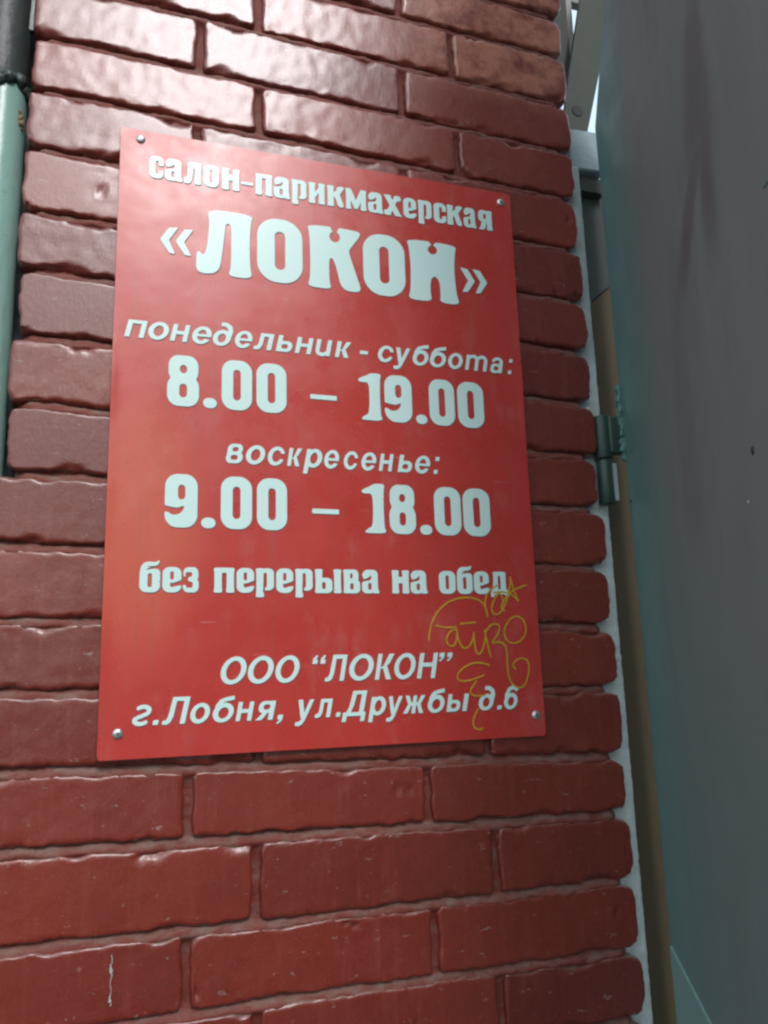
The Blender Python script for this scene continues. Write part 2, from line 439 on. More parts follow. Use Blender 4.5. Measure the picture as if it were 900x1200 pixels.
def make_brick(x0, x1, jt, jb, seed, endl=False, endr=False):
    gap = 0.0038
    L = x1-x0
    us = [u/L for u in edge_coords(L, 0.0045)]
    hgt = 0.065
    vs_ = [v/hgt for v in edge_coords(hgt, 0.0055)]
    R = 0.0040
    lean = random.uniform(-1, 1)*0.0009
    lift = random.uniform(-0.0012, 0.0004)
    tl, bl = random.uniform(-.0015, .0015), random.uniform(-.0015, .0015)
    verts, faces = [], []
    nu, nv = len(us), len(vs_)
    chips = [(random.random(), random.choice((0, 0, 1)), random.uniform(.006, .018), random.uniform(.003, .007)) for _ in range(random.randint(2, 6))]
    for j, v in enumerate(vs_):
        for i, u in enumerate(us):
            x = x0+L*u
            zt = jz(jt, x)-gap+nz(x, 0, jt, 28, seed)*0.0022+nz(x, 0, jt, 90, seed)*0.0012+nz(x, 0, jt, 230, seed)*0.0007+tl
            zb = jz(jb, x)+gap+nz(x, 5, jb, 28, seed)*0.0030+nz(x, 5, jb, 85, seed)*0.0018+nz(x, 5, jb, 230, seed)*0.0010+bl
            z = zb+(zt-zb)*v
            # end wobble
            wl = nz(z, 1, seed, 45, seed)*0.0022+nz(z, 1, seed, 200, seed)*0.0014
            wr = nz(z, 9, seed, 45, seed)*0.0022+nz(z, 9, seed, 200, seed)*0.0014
            x += wl*max(0, 1-u*6)+wr*max(0, 1-(1-u)*6)
            du, dv = min(u, 1-u)*L, min(v, 1-v)*hgt
            # rounded corners in elevation
            rc = 0.020 if (endr and u > .5) else (0.011 if (endl and u < .5) else 0.007)
            if du < rc and dv < rc:
                k = math.hypot(rc-du, rc-dv)
                m = max(rc-du, rc-dv)
                if k > 1e-9:
                    sc = m/k
                    sc = 1+(sc-1)*0.75
                    ndu, ndv = rc-(rc-du)*sc, rc-(rc-dv)*sc
                    x += (ndu-du)*(1 if u < .5 else -1)
                    z += (ndv-dv)*(1 if v < .5 else -1)
            d = min(du, dv)
            Rr = R*(1+0.9*nz(x, 3, z, 60, seed)+0.8*nz(x, 3, z, 190, seed))
            t = max(0.0, 1-d/Rr)
            y = 0.0050*(1-math.sqrt(max(0, 1-t*t)))
            for cu, side, cw, cd in chips:
                ddx = (u-cu)*L; ddz = (v*hgt if side == 0 else (1-v)*hgt)
                q = (ddx/cw)**2+(ddz/(cw*.45))**2
                q += nz(x, 7, z, 150, seed)*0.8
                if q < 1: y += cd*(1-q)**.5*0.8
            y += lift*-1+lean*(u-.5)*2+nz(x, 2, z, 22, seed)*0.0004+nz(x, 2, z, 75, seed)*0.0004+nz(x, 2, z, 200, seed)*0.00025
            verts.append((x, max(y, 0.0), z))
    for j in range(nv-1):
        for i in range(nu-1):
            a = j*nu+i
            faces.append((a, a+1, a+nu+1, a+nu))
    loop = [i for i in range(nu)]+[j*nu+nu-1 for j in range(1, nv)]+[(nv-1)*nu+i for i in range(nu-2, -1, -1)]+[j*nu for j in range(nv-2, 0, -1)]
    base = len(verts)
    for k in loop:
        x, y, z = verts[k]
        verts.append((x, 0.110, z))
    n = len(loop)
    for k in range(n):
        k2 = (k+1) % n
        faces.append((loop[k], base+k, base+k2, loop[k2]))
    faces.append(tuple(base+k for k in range(n))[::-1])
    me = bpy.data.meshes.new("brick")
    me.from_pydata(verts, [], faces)
    me.update()
    b2 = bmesh.new(); b2.from_mesh(me)
    bmesh.ops.recalc_face_normals(b2, faces=b2.faces[:]); b2.to_mesh(me); b2.free()
    for p in me.polygons: p.use_smooth = len(p.vertices) == 4
    return me

for c in range(len(JOINTS)-1):
    jt, jb = c, c+1
    typeA = (c % 2 == 1)           # c==5 (0.889..0.8118) has its joints at .09/.354
    cuts = [0.0895, 0.3535] if typeA else [0.160, 0.4285]
    xs = [LEFT.get(c, XL+random.uniform(-.002, .001))]+[q+random.uniform(-.002, .002) for q in cuts]+[RIGHT.get(c, XR+random.uniform(0, .0035))]
    for k in range(3):
        a = xs[k]+(0.004 if k else 0)
        b_ = xs[k+1]-(0.004 if k < 2 else 0)
        link_mesh("brick", make_brick(a, b_, jt, jb, c*3.1+k*1.7, k == 0, k == 2), M['brick'], pier)

# mortar: an uneven sheet set back between the bricks, with the solid core of the pier behind it
nx = 178
X0, X1 = -0.092, 0.5975
rows = []
for j in range(len(JOINTS)-1, -1, -1):
    for d in (-.013, -.0085, -.0065, -.0050, -.0036, -.0022, -.0008, .0006, .0020, .0034, .0048, .0062, .0085, .013):
        rows.append((j, d))
    if j:
        for q in (.022, .031, .040, .049): rows.append((j, q))
def bed(d):
    """bed joint section: weathered out to the lip of the brick below, deep under the brick above"""
    pts = ((-.013, .0072), (-.0085, .0040), (-.0060, .0016), (-.0035, .0018), (0.0, .0036), (.0035, .0072), (.0060, .0080), (.013, .0072))
    if d <= pts[0][0] or d >= pts[-1][0]: return .0072
    for (a, ya), (b, yb) in zip(pts, pts[1:]):
        if d <= b: return ya+(yb-ya)*(d-a)/(b-a)
verts, faces = [], []
for j, d in rows:
    for i in range(nx+1):
        XA = -0.092 if j < 14 else -0.117
        x = XA+(X1-XA)*i/nx
        z = jz(j, x)+d
        y = bed(d+nz(x, 0, z, 30, 4)*0.0028+nz(x, 0, z, 90, 5)*0.0012)+nz(x, 0, z, 60, 1)*0.0018+nz(x, 0, z, 190, 2)*0.0014
        ex = min(x-XA, X1-x)
        if ex < 0.010: y += (0.010-ex)*1.2
        verts.append((x, y, z))
for j in range(len(rows)-1):
    for i in range(nx):
        a = j*(nx+1)+i
        faces.append((a, a+1, a+nx+2, a+nx+1))
me = bpy.data.meshes.new("mortar"); me.from_pydata(verts, [], faces); me.update()
for p in me.polygons: p.use_smooth = True
link_mesh("mortar", me, M['mortar'], pier)
bm = bmesh.new()
add_box(bm, (-0.091, 0.022, -0.547), (0.5985, 0.235, 1.267))
from_bm("core", bm, M['mortar'], pier)
bm = bmesh.new()
add_box(bm, (-0.115, -0.012, -1.46), (0.625, 0.24, -0.549), 0.006)
from_bm("plinth", bm, M['plaster'], pier)

# ------------------------------------------------------------------ glyph engine: signed distance -> outline -> mesh
def sd_poly(X, Y, pts):
    d = np.full(X.shape, 1e9); s = np.ones(X.shape)
    n = len(pts)
    for i in range(n):
        ax, ay = pts[i]; bx, by = pts[i-1]
        ex, ey = bx-ax, by-ay
        wx, wy = X-ax, Y-ay
        t = np.clip((wx*ex+wy*ey)/(ex*ex+ey*ey+1e-12), 0, 1)
        d = np.minimum(d, (wx-ex*t)**2+(wy-ey*t)**2)
        c1, c2, c3 = Y >= ay, Y < by, ex*wy > ey*wx
        s = np.where((c1 & c2 & c3) | (~c1 & ~c2 & ~c3), -s, s)
    return s*np.sqrt(d)

def chaikin(pts, k=2):
    for _ in range(k):
        o = []
        for i in range(len(pts)):
            a, b = pts[i], pts[(i+1) % len(pts)]
            if abs(a[0]-b[0])+abs(a[1]-b[1]) < 1e-6: continue
            o += [(a[0]*.78+b[0]*.22, a[1]*.78+b[1]*.22), (a[0]*.22+b[0]*.78, a[1]*.22+b[1]*.78)]
        pts = o
    return pts

def sdf(X, Y, sh):
    k = sh[0]
    if k == 'R':
        _, x0, y0, x1, y1, r = sh
        qx = np.abs(X-(x0+x1)/2)-(x1-x0)/2+r; qy = np.abs(Y-(y0+y1)/2)-(y1-y0)/2+r
        return np.hypot(np.maximum(qx, 0), np.maximum(qy, 0))+np.minimum(np.maximum(qx, qy), 0)-r
    if k == 'P': return sd_poly(X, Y, sh[1])
    if k == 'Q': return sd_poly(X, Y, chaikin(sh[1]))
    if k == 'E':
        _, cx, cy, rx, ry = sh
        return sd_poly(X, Y, [(cx+rx*math.cos(a*math.pi/16), cy+ry*math.sin(a*math.pi/16)) for a in range(32)])
    if k in 'SA':
        if k == 'A':
            _, cx, cy, rx, ry, w, a0, a1 = sh
            n = 14
            pts = [(cx+rx*math.cos(math.radians(a0+(a1-a0)*i/n)), cy+ry*math.sin(math.radians(a0+(a1-a0)*i/n))) for i in range(n+1)]
        else:
            _, w, pts = sh
        d = None
        for i in range(len(pts)-1):
            (ax, ay), (bx, by) = pts[i], pts[i+1]
            l = math.hypot(bx-ax, by-ay); nx_, ny_ = -(by-ay)/l*w/2, (bx-ax)/l*w/2
            q = sd_poly(X, Y, [(ax+nx_, ay+ny_), (bx+nx_, by+ny_), (bx-nx_, by-ny_), (ax-nx_, ay-ny_)])
            d = q if d is None else np.minimum(d, q)
            if i: d = np.minimum(d, np.hypot(X-ax, Y-ay)-w/2)
        return d
    raise ValueError(k)

def outlines(ops, res=72, rnd=0.018):
    lo, hi, h = (-0.45, -0.55), (1.75, 1.75), 1.0/res
    xs = np.arange(lo[0], hi[0], h); ys = np.arange(lo[1], hi[1], h)
    X, Y = np.meshgrid(xs, ys)
    D = np.full(X.shape, 1.0)
    for op, sh in ops:
        q = sdf(X, Y, sh)
        D = np.minimum(D, q) if op == '+' else np.maximum(D, -q)
    for _ in range(2):                                   # soften the corners a little, as cut film has
        P = np.pad(D, 1, mode='edge')
        D = (P[:-2, 1:-1]+P[2:, 1:-1]+P[1:-1, :-2]+P[1:-1, 2:]+4*D)/8
    D = np.where(D == 0, 1e-6, D)
    seg = {}
    I = D < 0
    mixed = np.argwhere((I[:-1, :-1] != I[1:, :-1]) | (I[:-1, :-1] != I[:-1, 1:]) | (I[:-1, :-1] != I[1:, 1:]))
    pos = {}
    def pt(j0, i0, j1, i1):
        key = (j0, i0, j1, i1) if (j0, i0) < (j1, i1) else (j1, i1, j0, i0)
        if key not in pos:
            a, b = D[key[0], key[1]], D[key[2], key[3]]
            t = a/(a-b)
            pos[key] = (xs[key[1]]+(xs[key[3]]-xs[key[1]])*t, ys[key[0]]+(ys[key[2]]-ys[key[0]])*t)
        return key
    adj = {}
    for j, i in mixed:
        j, i = int(j), int(i)
        cs = [(j, i), (j, i+1), (j+1, i+1), (j+1, i)]
        cr = [pt(*cs[k], *cs[(k+1) % 4]) for k in range(4) if I[cs[k]] != I[cs[(k+1) % 4]]]
        prs = [(cr[0], cr[1])] if len(cr) == 2 else [(cr[0], cr[1]), (cr[2], cr[3])]
        for a, b in prs:
            adj.setdefault(a, []).append(b); adj.setdefault(b, []).append(a)
    loops, seen = [], set()
    for s in list(adj):
        if s in seen: continue
        loop, prev, cur = [], None, s
        while cur is not None and cur not in seen:
            seen.add(cur); loop.append(pos[cur])
            nxt = [q for q in adj[cur] if q not in seen]
            cur = nxt[0] if nxt else None
        # drop points on straight runs
        out = []
        n = len(loop)
        if n < 6: continue
        keep = loop[::2]
        for k in range(len(keep)):
            a, b, c = keep[k-1], keep[k], keep[(k+1) % len(keep)]
            cr_ = abs((b[0]-a[0])*(c[1]-b[1])-(b[1]-a[1])*(c[0]-b[0]))
            if cr_ > 2e-6: out.append(b)
        if len(out) >= 3: loops.append(out)
    return loops

P, Q, R_, E_, S, A = (lambda p: ('P', p)), (lambda p: ('Q', p)), (lambda *a: ('R', *a)), (lambda *a: ('E', *a)), (lambda w, p: ('S', w, p)), (lambda *a: ('A', *a))
def stem(x0, x1, y0=0.0, y1=1.0, f=0.035):
    return ('+', Q([(x0-f, y0), (x0-f, y0), (x1+f, y0), (x1+f, y0), (x1, y0+.14), (x1, y1-.14), (x1+f, y1), (x1+f, y1), (x0-f, y1), (x0-f, y1), (x0, y1-.14), (x0, y0+.14)]))
BOWL = [('+', R_(0, 0, .64, 1, .25)), ('-', R_(.255, .2, .385, .8, .06))]
SLAB = {
 'о': BOWL,
 'О': [('+', R_(0, 0, .66, 1, .29)), ('-', R_(.255, .2, .405, .8, .072))],
 '0': [('+', R_(0, 0, .6, 1, .24)), ('-', R_(.225, .19, .375, .81, .072))],
 '8': [('+', R_(.02, .47, .60, 1, .2)), ('+', R_(0, 0, .62, .6, .22)), ('-', E_(.31, .73, .075, .085)), ('-', R_(.235, .17, .385, .44, .07)),
       ('-', P([(-.1, .6), (.06, .545), (-.1, .5)])), ('-', P([(.72, .6), (.56, .545), (.72, .5)]))],
 '9': [('+', R_(0, 0, .62, 1, .24)), ('-', R_(.245, .52, .385, .8, .07)), ('-', Q([(-.1, .42), (-.1, .26), (.03, .3), (.16, .22), (.30, .26), (.37, .36), (.37, .42), (.25, .36), (.12, .38)]))],
 '1': [('+', Q([(.16, 0), (.16, 0), (.5, 0), (.5, 0), (.47, .12), (.46, .5), (.47, .88), (.5, 1), (.5, 1), (.27, 1), (.2, .95), (0, .86), (0, .86), (.01, .8), (.12, .79), (.2, .8), (.24, .7), (.23, .15), (.1, .03), (.1, 0)])), ('+', Q([(.06, 0), (.06, 0), (.5, 0), (.5, 0), (.5, .1), (.2, .14), (.06, .04)]))],
 '.': [('+', R_(0, 0, .22, .2, .095))],
 '–': [('+', P([(0, .35), (1, .35), (1, .445), (0, .445)]))],
 '-': [('+', P([(0, .36), (1, .36), (1, .49), (0, .49)]))],
 'с': [('+', R_(0, 0, .56, 1, .22)), ('-', R_(.25, .2, .38, .8, .06)), ('-', P([(.34, .35), (.7, .40), (.7, .60), (.34, .58)])), ('-', R_(.3, .33, .38, .62, .03))],
 'а': [('+', R_(.04, .5, .62, 1.0, .2)), ('+', Q([(.36, .9), (.62, .8), (.62, .2), (.70, 0), (.70, 0), (.46, 0), (.40, .06), (.36, .2)])), ('+', R_(0, 0, .5, .60, .19)),
       ('-', R_(.24, .15, .37, .44, .06)), ('-', Q([(-.06, .62), (-.06, .62), (.14, .60), (.30, .70), (.37, .80), (.37, .62), (.30, .54), (.16, .53), (-.06, .44), (-.06, .44)])), ('+', R_(.02, .66, .26, .90, .1))],
 'л': [('+', Q([(.12, 1), (.12, 1), (.69, 1), (.69, 1), (.66, .85), (.66, .16), (.69, 0), (.69, 0), (.40, 0), (.40, 0), (.43, .14), (.43, .70), (.40, .78), (.36, .70), (.32, .2), (.26, .04), (.14, -.01), (.02, .02), (0, .1), (.01, .26), (.07, .28), (.10, .24), (.14, .4), (.15, .85)]))],
 'Л': [('+', Q([(.14, 1), (.14, 1), (.78, 1), (.78, 1), (.745, .86), (.73, .6), (.735, .2), (.77, 0), (.77, 0), (.43, 0), (.43, 0), (.475, .13), (.475, .70), (.465, .79), (.43, .82), (.395, .79), (.385, .68), (.35, .3), (.32, .1), (.25, .02), (.12, -.005), (.02, .02), (0, .10), (.005, .30), (.05, .33), (.08, .28), (.115, .29), (.15, .42), (.175, .8)]))],
 'н': [stem(.04, .29), stem(.45, .70), ('+', P([(.2, .44), (.5, .44), (.5, .72), (.2, .72)])), ('-', E_(.37, .77, .06, .07)), ('-', R_(.30, -.2, .44, .44, .06))],
 'Н': [('+', Q([(0, 1), (0, 1), (.80, 1), (.80, 1), (.76, .86), (.74, .5), (.765, .14), (.81, 0), (.81, 0), (.49, 0), (.49, 0), (.51, .14), (.50, .36), (.43, .44), (.36, .36), (.35, .14), (.37, 0), (.37, 0), (0, 0), (0, 0), (.045, .14), (.06, .5), (.045, .86)])), ('-', E_(.41, .865, .072, .075)), ('-', P([(.385, 1.05), (.435, 1.05), (.42, .9), (.40, .9)])), ('-', Q([(.33, 1.03), (.49, 1.03), (.41, .93)]))],
 'К': [('+', Q([(0, 1), (0, 1), (.80, 1), (.80, 1), (.81, .92), (.70, .76), (.63, .66), (.64, .58), (.74, .25), (.82, 0), (.82, 0), (.51, 0), (.51, 0), (.43, .38), (.38, .50), (.345, .50), (.325, .42), (.33, .1), (.36, 0), (.36, 0), (0, 0), (0, 0), (.045, .14), (.05, .5), (.04, .86)])), ('-', E_(.42, .845, .08, .085)), ('-', Q([(.34, 1.03), (.50, 1.03), (.44, .9), (.40, .9)]))],
 'п': [stem(.04, .29), stem(.45, .70), ('+', P([(.1, .80), (.6, .80), (.6, 1), (.1, 1)])), ('-', R_(.30, -.2, .44, .80, .05))],
 'р': [stem(.04, .29, -.18, 1), ('+', R_(.2, .10, .66, 1, .2)), ('-', R_(.29, .30, .41, .82, .055)), ('-', Q([(.26, .0), (.30, .34), (.40, .34), (.41, .24), (.32, .2), (.30, .05)])), ('-', P([(.28, .05), (.34, .05), (.34, .4), (.28, .4)]))],
 'и': [stem(.04, .29), stem(.45, .70), ('+', P([(.2, .12), (.5, .62), (.5, .88), (.2, .38)]))],
 'к': [stem(.04, .29), ('+', Q([(.2, .40), (.44, 1), (.44, 1), (.72, 1), (.74, .92), (.58, .68), (.54, .58), (.75, 0), (.75, 0), (.47, 0), (.47, 0), (.36, .46), (.2, .5)])), ('-', E_(.38, .82, .05, .06))],
 'м': [stem(.04, .24), stem(.70, .93), ('+', P([(.02, 1), (.26, 1), (.50, .40), (.50, .05), (.40, .05), (.10, .8)])), ('+', P([(.94, 1), (.70, 1), (.46, .40), (.46, .05), (.56, .05), (.84, .8)]))],
 'х': [('+', S(.26, [(.14, 1), (.66, 0)])), ('+', S(.20, [(.64, 1), (.16, .05)])), ('+', R_(.46, .74, .80, 1, .1)), ('+', R_(0, 0, .34, .26, .1)), ('+', P([(.02, .93), (.02, 1), (.34, 1), (.3, .9)])), ('+', P([(.5, 0), (.84, 0), (.82, .07), (.6, .12)])), ('-', P([(-.2, 1), (-.2, 1.2), (1, 1.2), (1, 1)])), ('-', P([(-.2, -.2), (-.2, 0), (1, 0), (1, -.2)]))],
 'е': [('+', R_(0, 0, .62, 1, .25)), ('-', R_(.25, .50, .37, .82, .055)), ('-', Q([(.25, .48), (.25, .40), (.30, .36), (.46, .42), (.75, .55), (.75, .30), (.46, .26), (.32, .20), (.25, .22)])), ('+', Q([(.3, .40), (.44, .40), (.62, .55), (.60, .72), (.40, .55), (.34, .48)]))],
 'я': [stem(.42, .66), ('+', R_(.0, .40, .52, 1, .2)), ('-', R_(.25, .56, .38, .82, .055)), ('+', Q([(.16, .5), (.42, .5), (.34, .15), (.26, .0), (.0, 0), (.0, .06), (.10, .14)]))],
 'з': [('+', R_(.02, .44, .60, 1, .2)), ('+', R_(0, 0, .62, .58, .22)), ('-', R_(.10, .62, .36, .80, .06)), ('-', R_(.12, .19, .38, .42, .06)), ('-', P([(-.1, .28), (.3, .32), (.24, .60), (-.1, .66)])), ('+', R_(.2, .45, .42, .58, .04))],
 'б': [('+', R_(0, 0, .66, .98, .25)), ('-', R_(.26, .2, .40, .74, .065)), ('-', Q([(.16, .86), (.30, .96), (.7, 1.0), (.75, 1.1), (.75, .86), (.5, .93), (.25, .88)])), ('+', Q([(.0, .7), (.03, 1.0), (.14, 1.16), (.30, 1.20), (.52, 1.18), (.62, 1.26), (.64, 1.22), (.60, 1.08), (.50, 1.03), (.28, 1.02), (.17, .96), (.14, .8)]))],
 'ь': [stem(.04, .29), ('+', R_(.1, 0, .68, .64, .2)), ('-', R_(.29, .17, .42, .46, .05))],
 'ı': [stem(.04, .28)],
 'в': [stem(.04, .29), ('+', R_(.1, .46, .62, 1, .18)), ('+', R_(.1, 0, .68, .58, .19)), ('-', R_(.29, .62, .39, .84, .05)), ('-', R_(.29, .16, .42, .42, .05))],
 'д': [('+', Q([(.12, 1), (.12, 1), (.70, 1), (.70, 1), (.67, .85), (.67, .2), (.78, .1), (.80, -.12), (.70, -.14), (.62, 0), (.2, 0), (.13, -.14), (.02, -.14), (.02, .1), (.12, .2), (.16, .85)])), ('-', R_(.34, .2, .45, .82, .05))],
 '«': [('+', P([(0, .43), (.2, .62), (.42, .64), (.2, .43), (.36, .23), (.22, .24)])), ('+', P([(.36, .43), (.56, .62), (.78, .64), (.56, .43), (.74, .23), (.58, .24)]))],
 '»': [('+', P([(.78, .43), (.58, .62), (.36, .64), (.58, .43), (.42, .23), (.56, .24)])), ('+', P([(.42, .43), (.22, .62), (0, .64), (.22, .43), (.04, .23), (.20, .24)]))],
}
W_, H_ = .25, .20
RING = [('+', E_(.48, .5, .48, .53)), ('-', E_(.48, .5, .235, .32))]
SANS = {
 'о': RING,
 'п': [('+', S(W_, [(.125, 0), (.125, 1)])), ('+', S(W_, [(.83, 0), (.83, 1)])), ('+', S(H_, [(.1, .9), (.9, .9)]))],
 'н': [('+', S(W_, [(.125, 0), (.125, 1)])), ('+', S(W_, [(.78, 0), (.78, 1)])), ('+', S(H_, [(.1, .52), (.8, .52)]))],
 'е': [('+', E_(.46, .5, .46, .53)), ('-', E_(.46, .5, .22, .33)), ('-', P([(.5, .42), (1.1, .42), (1.1, .24), (.6, .30)])), ('+', P([(.1, .42), (.91, .42), (.91, .56), (.1, .56)]))],
 'с': [('+', E_(.47, .5, .47, .53)), ('-', E_(.49, .5, .25, .33)), ('-', P([(.5, .38), (1.1, .30), (1.1, .66), (.5, .62)]))],
 'д': [('+', E_(.44, .46, .44, .48)), ('-', E_(.44, .45, .20, .27)), ('+', S(.23, [(.76, .45), (.80, .85), (.72, 1.12), (.52, 1.27), (.26, 1.28)])), ('-', P([(0, 1.0), (.5, 1.0), (.5, 1.1), (0, 1.1)]))],
 'л': [('+', S(W_, [(.82, 0), (.82, 1)])), ('+', P([(.24, .8), (.9, .8), (.9, 1), (.24, 1)])), ('+', P([(.24, 1), (.46, 1), (.44, .3), (.36, .06), (.2, -.02), (0, 0), (.02, .19), (.16, .20), (.22, .35)]))],
 'ь': [('+', S(W_, [(.125, 0), (.125, 1)])), ('+', R_(0, 0, .84, .66, .3)), ('-', R_(.25, .18, .60, .47, .13)), ('+', P([(0, 0), (.25, 0), (.25, .5), (0, .5)]))],
 'ı': [('+', S(W_, [(.125, 0), (.125, 1)]))],
 'и': [('+', S(W_, [(.125, .3), (.125, 1)])), ('+', S(W_, [(.78, 0), (.78, 1)])), ('+', A(.42, .32, .30, .25, .22, 180, 330))],
 'к': [('+', S(W_, [(.125, 0), (.125, 1)])), ('+', P([(.2, .42), (.36, .5), (.56, 1), (.86, 1), (.66, .62), (.56, .54), (.84, 0), (.55, 0), (.36, .42), (.2, .40)]))],
 '-': [('+', P([(0, .34), (.6, .34), (.6, .55), (0, .55)]))],
 'у': [('+', P([(0, 1), (.26, 1), (.46, .30), (.36, .0), (.3, 0)])), ('+', P([(.92, 1), (.67, 1), (.40, .10), (.32, -.10), (.20, -.19), (.04, -.18), (.04, -.38), (.26, -.41), (.44, -.32), (.56, -.1)]))],
 'б': [('+', E_(.48, .48, .48, .51)), ('-', E_(.49, .46, .235, .29)), ('+', S(.22, [(.14, .5), (.16, .85), (.28, 1.08), (.50, 1.17), (.86, 1.24)]))],
 'т': [('+', S(W_, [(.125, 0), (.125, 1)])), ('+', S(W_, [(.78, 0), (.78, .75)])), ('+', S(W_, [(1.42, 0), (1.42, .75)])), ('+', A(.48, .66, .30, .27, .22, 0, 140)), ('+', A(1.12, .66, .30, .27, .22, 0, 140))],
 'а': [('+', R_(0, -.02, .66, .60, .25)), ('-', R_(.23, .15, .56, .42, .12)), ('+', S(W_, [(.70, .0), (.70, .70)])), ('+', A(.42, .64, .31, .29, .20, 0, 160))],
 ':': [('+', R_(0, 0, .24, .24, .02)), ('+', R_(0, .76, .24, 1, .02))],
 '.': [('+', R_(0, 0, .24, .24, .02))],
 ',': [('+', R_(.02, 0, .28, .24, .02)), ('+', P([(.12, .05), (.28, .05), (.24, -.1), (.06, -.25), (0, -.19), (.12, -.05)]))],
 'в': [('+', S(W_, [(.125, .4), (.14, .6)])), ('+', R_(0, .44, .80, 1.04, .28)), ('+', R_(0, -.02, .88, .60, .29)), ('-', R_(.25, .62, .58, .86, .11)), ('-', R_(.24, .16, .62, .43, .13))],
 'р': [('+', S(W_, [(.125, -.38), (.125, 1)])), ('+', E_(.48, .5, .46, .53)), ('-', E_(.47, .5, .21, .32))],
 'г': [('+', A(.40, .72, .30, .22, .21, 150, -55)), ('+', S(.21, [(.60, .56), (.20, .38)])), ('+', A(.42, .28, .30, .20, .21, 150, 330))],
 'я': [('+', S(W_, [(.76, 0), (.76, 1)])), ('+', R_(.06, .36, .8, 1, .28)), ('-', R_(.30, .54, .64, .82, .13)), ('+', P([(.36, .44), (.60, .44), (.36, .06), (.28, 0), (-.02, 0), (.1, .1)]))],
 'ж': [('+', S(.24, [(.66, 0), (.66, 1)])), ('+', P([(.6, .6), (.44, .62), (.28, 1), (0, 1), (.2, .62), (.26, .52), (0, 0), (.28, 0), (.46, .44), (.6, .44)])), ('+', P([(.72, .6), (.88, .62), (1.04, 1), (1.32, 1), (1.12, .62), (1.06, .52), (1.32, 0), (1.04, 0), (.86, .44), (.72, .44)]))],
 'О': [('+', E_(.58, .69, .58, .71)), ('-', E_(.58, .69, .335, .49))],
 'Л': [('+', S(.26, [(1.02, 0), (1.02, 1.38)])), ('+', P([(.28, 1.17), (1.1, 1.17), (1.1, 1.38), (.28, 1.38)])), ('+', P([(.28, 1.38), (.52, 1.38), (.50, .4), (.42, .1), (.24, -.02), (0, 0), (.02, .20), (.17, .20), (.24, .4)]))],
 'К': [('+', S(.26, [(.13, 0), (.13, 1.38)])), ('+', P([(.2, .62), (.42, .72), (.70, 1.38), (1.02, 1.38), (.80, .88), (.64, .74), (1.02, 0), (.70, 0), (.42, .60), (.2, .6)]))],
 'Н': [('+', S(.26, [(.13, 0), (.13, 1.38)])), ('+', S(.26, [(.98, 0), (.98, 1.38)])), ('+', S(.22, [(.1, .74), (1, .74)]))],
 'Д': [('+', S(.25, [(.98, .1), (.98, 1.38)])), ('+', P([(.36, 1.18), (1.1, 1.18), (1.1, 1.38), (.36, 1.38)])), ('+', P([(.36, 1.38), (.60, 1.38), (.54, .6), (.40, .1), (.16, .1), (.30, .5)])), ('+', P([(.04, 0), (1.22, 0), (1.22, .21), (.04, .21)])), ('+', P([(.04, 0), (.26, 0), (.26, -.30), (.04, -.30)])), ('+', P([(1.0, 0), (1.22, 0), (1.22, -.30), (1.0, -.30)]))],
 '6': [('+', E_(.45, .46, .45, .48)), ('-', E_(.46, .44, .21, .26)), ('+', S(.23, [(.13, .45), (.13, .85), (.26, 1.16), (.48, 1.28), (.72, 1.20), (.80, 1.06)]))],
 '“': [('+', R_(0, .92, .24, 1.14, .03)), ('+', P([(0, 1.0), (.1, 1.0), (.22, 1.36), (.13, 1.38), (.0, 1.2)])), ('+', R_(.38, .92, .62, 1.14, .03)), ('+', P([(.38, 1.0), (.48, 1.0), (.60, 1.36), (.51, 1.38), (.38, 1.2)]))],
 '”': [('+', R_(0, 1.14, .24, 1.38, .03)), ('+', P([(.14, 1.2), (.24, 1.2), (.24, 1.1), (.1, .9), (.02, .94), (.13, 1.1)])), ('+', R_(.38, 1.14, .62, 1.38, .03)), ('+', P([(.52, 1.2), (.62, 1.2), (.62, 1.1), (.48, .9), (.40, .94), (.51, 1.1)]))],
}
_cache = {}
def glyph(style, ch):
    if (style, ch) not in _cache:
        tbl = SANS if style == 'sans' else SLAB
        loops = outlines(tbl[ch], 110 if style == 'slabcap' else 72)
        if style == 'sans':
            loops = [[(x+0.20*y, y) for x, y in l] for l in loops]
        mn = min(x for l in loops for x, _ in l); mx = max(x for l in loops for x, _ in l)
        _cache[(style, ch)] = ([[((x-mn)/(mx-mn), y) for x, y in l] for l in loops])
    return _cache[(style, ch)]

def wave(x, z):
    """the thin sheet is not quite flat: it bows between its screws and is dented along the left edge"""
    w = 0.0007*math.sin(x*7.1+0.6)*math.sin(z*6.3+0.4)
    w += 0.0013*math.exp(-((x+0.001)/0.0080)**2)*(0.9*math.exp(-((z-0.40)/0.045)**2)+0.6*math.exp(-((z-0.27)/0.05)**2)+0.5*math.exp(-((z-0.12)/0.06)**2))
    w += 0.0006*math.exp(-((x-0.0)/0.05)**2)*math.sin(z*9.0+0.3)
    w += 0.0012*math.exp(-((x-0.503)/0.010)**2)*math.exp(-((z-0.43)/0.05)**2)
    w += 0.0012*math.exp(-(((x-0.478)/0.012)**2+((z-0.128)/0.016)**2))
    return w

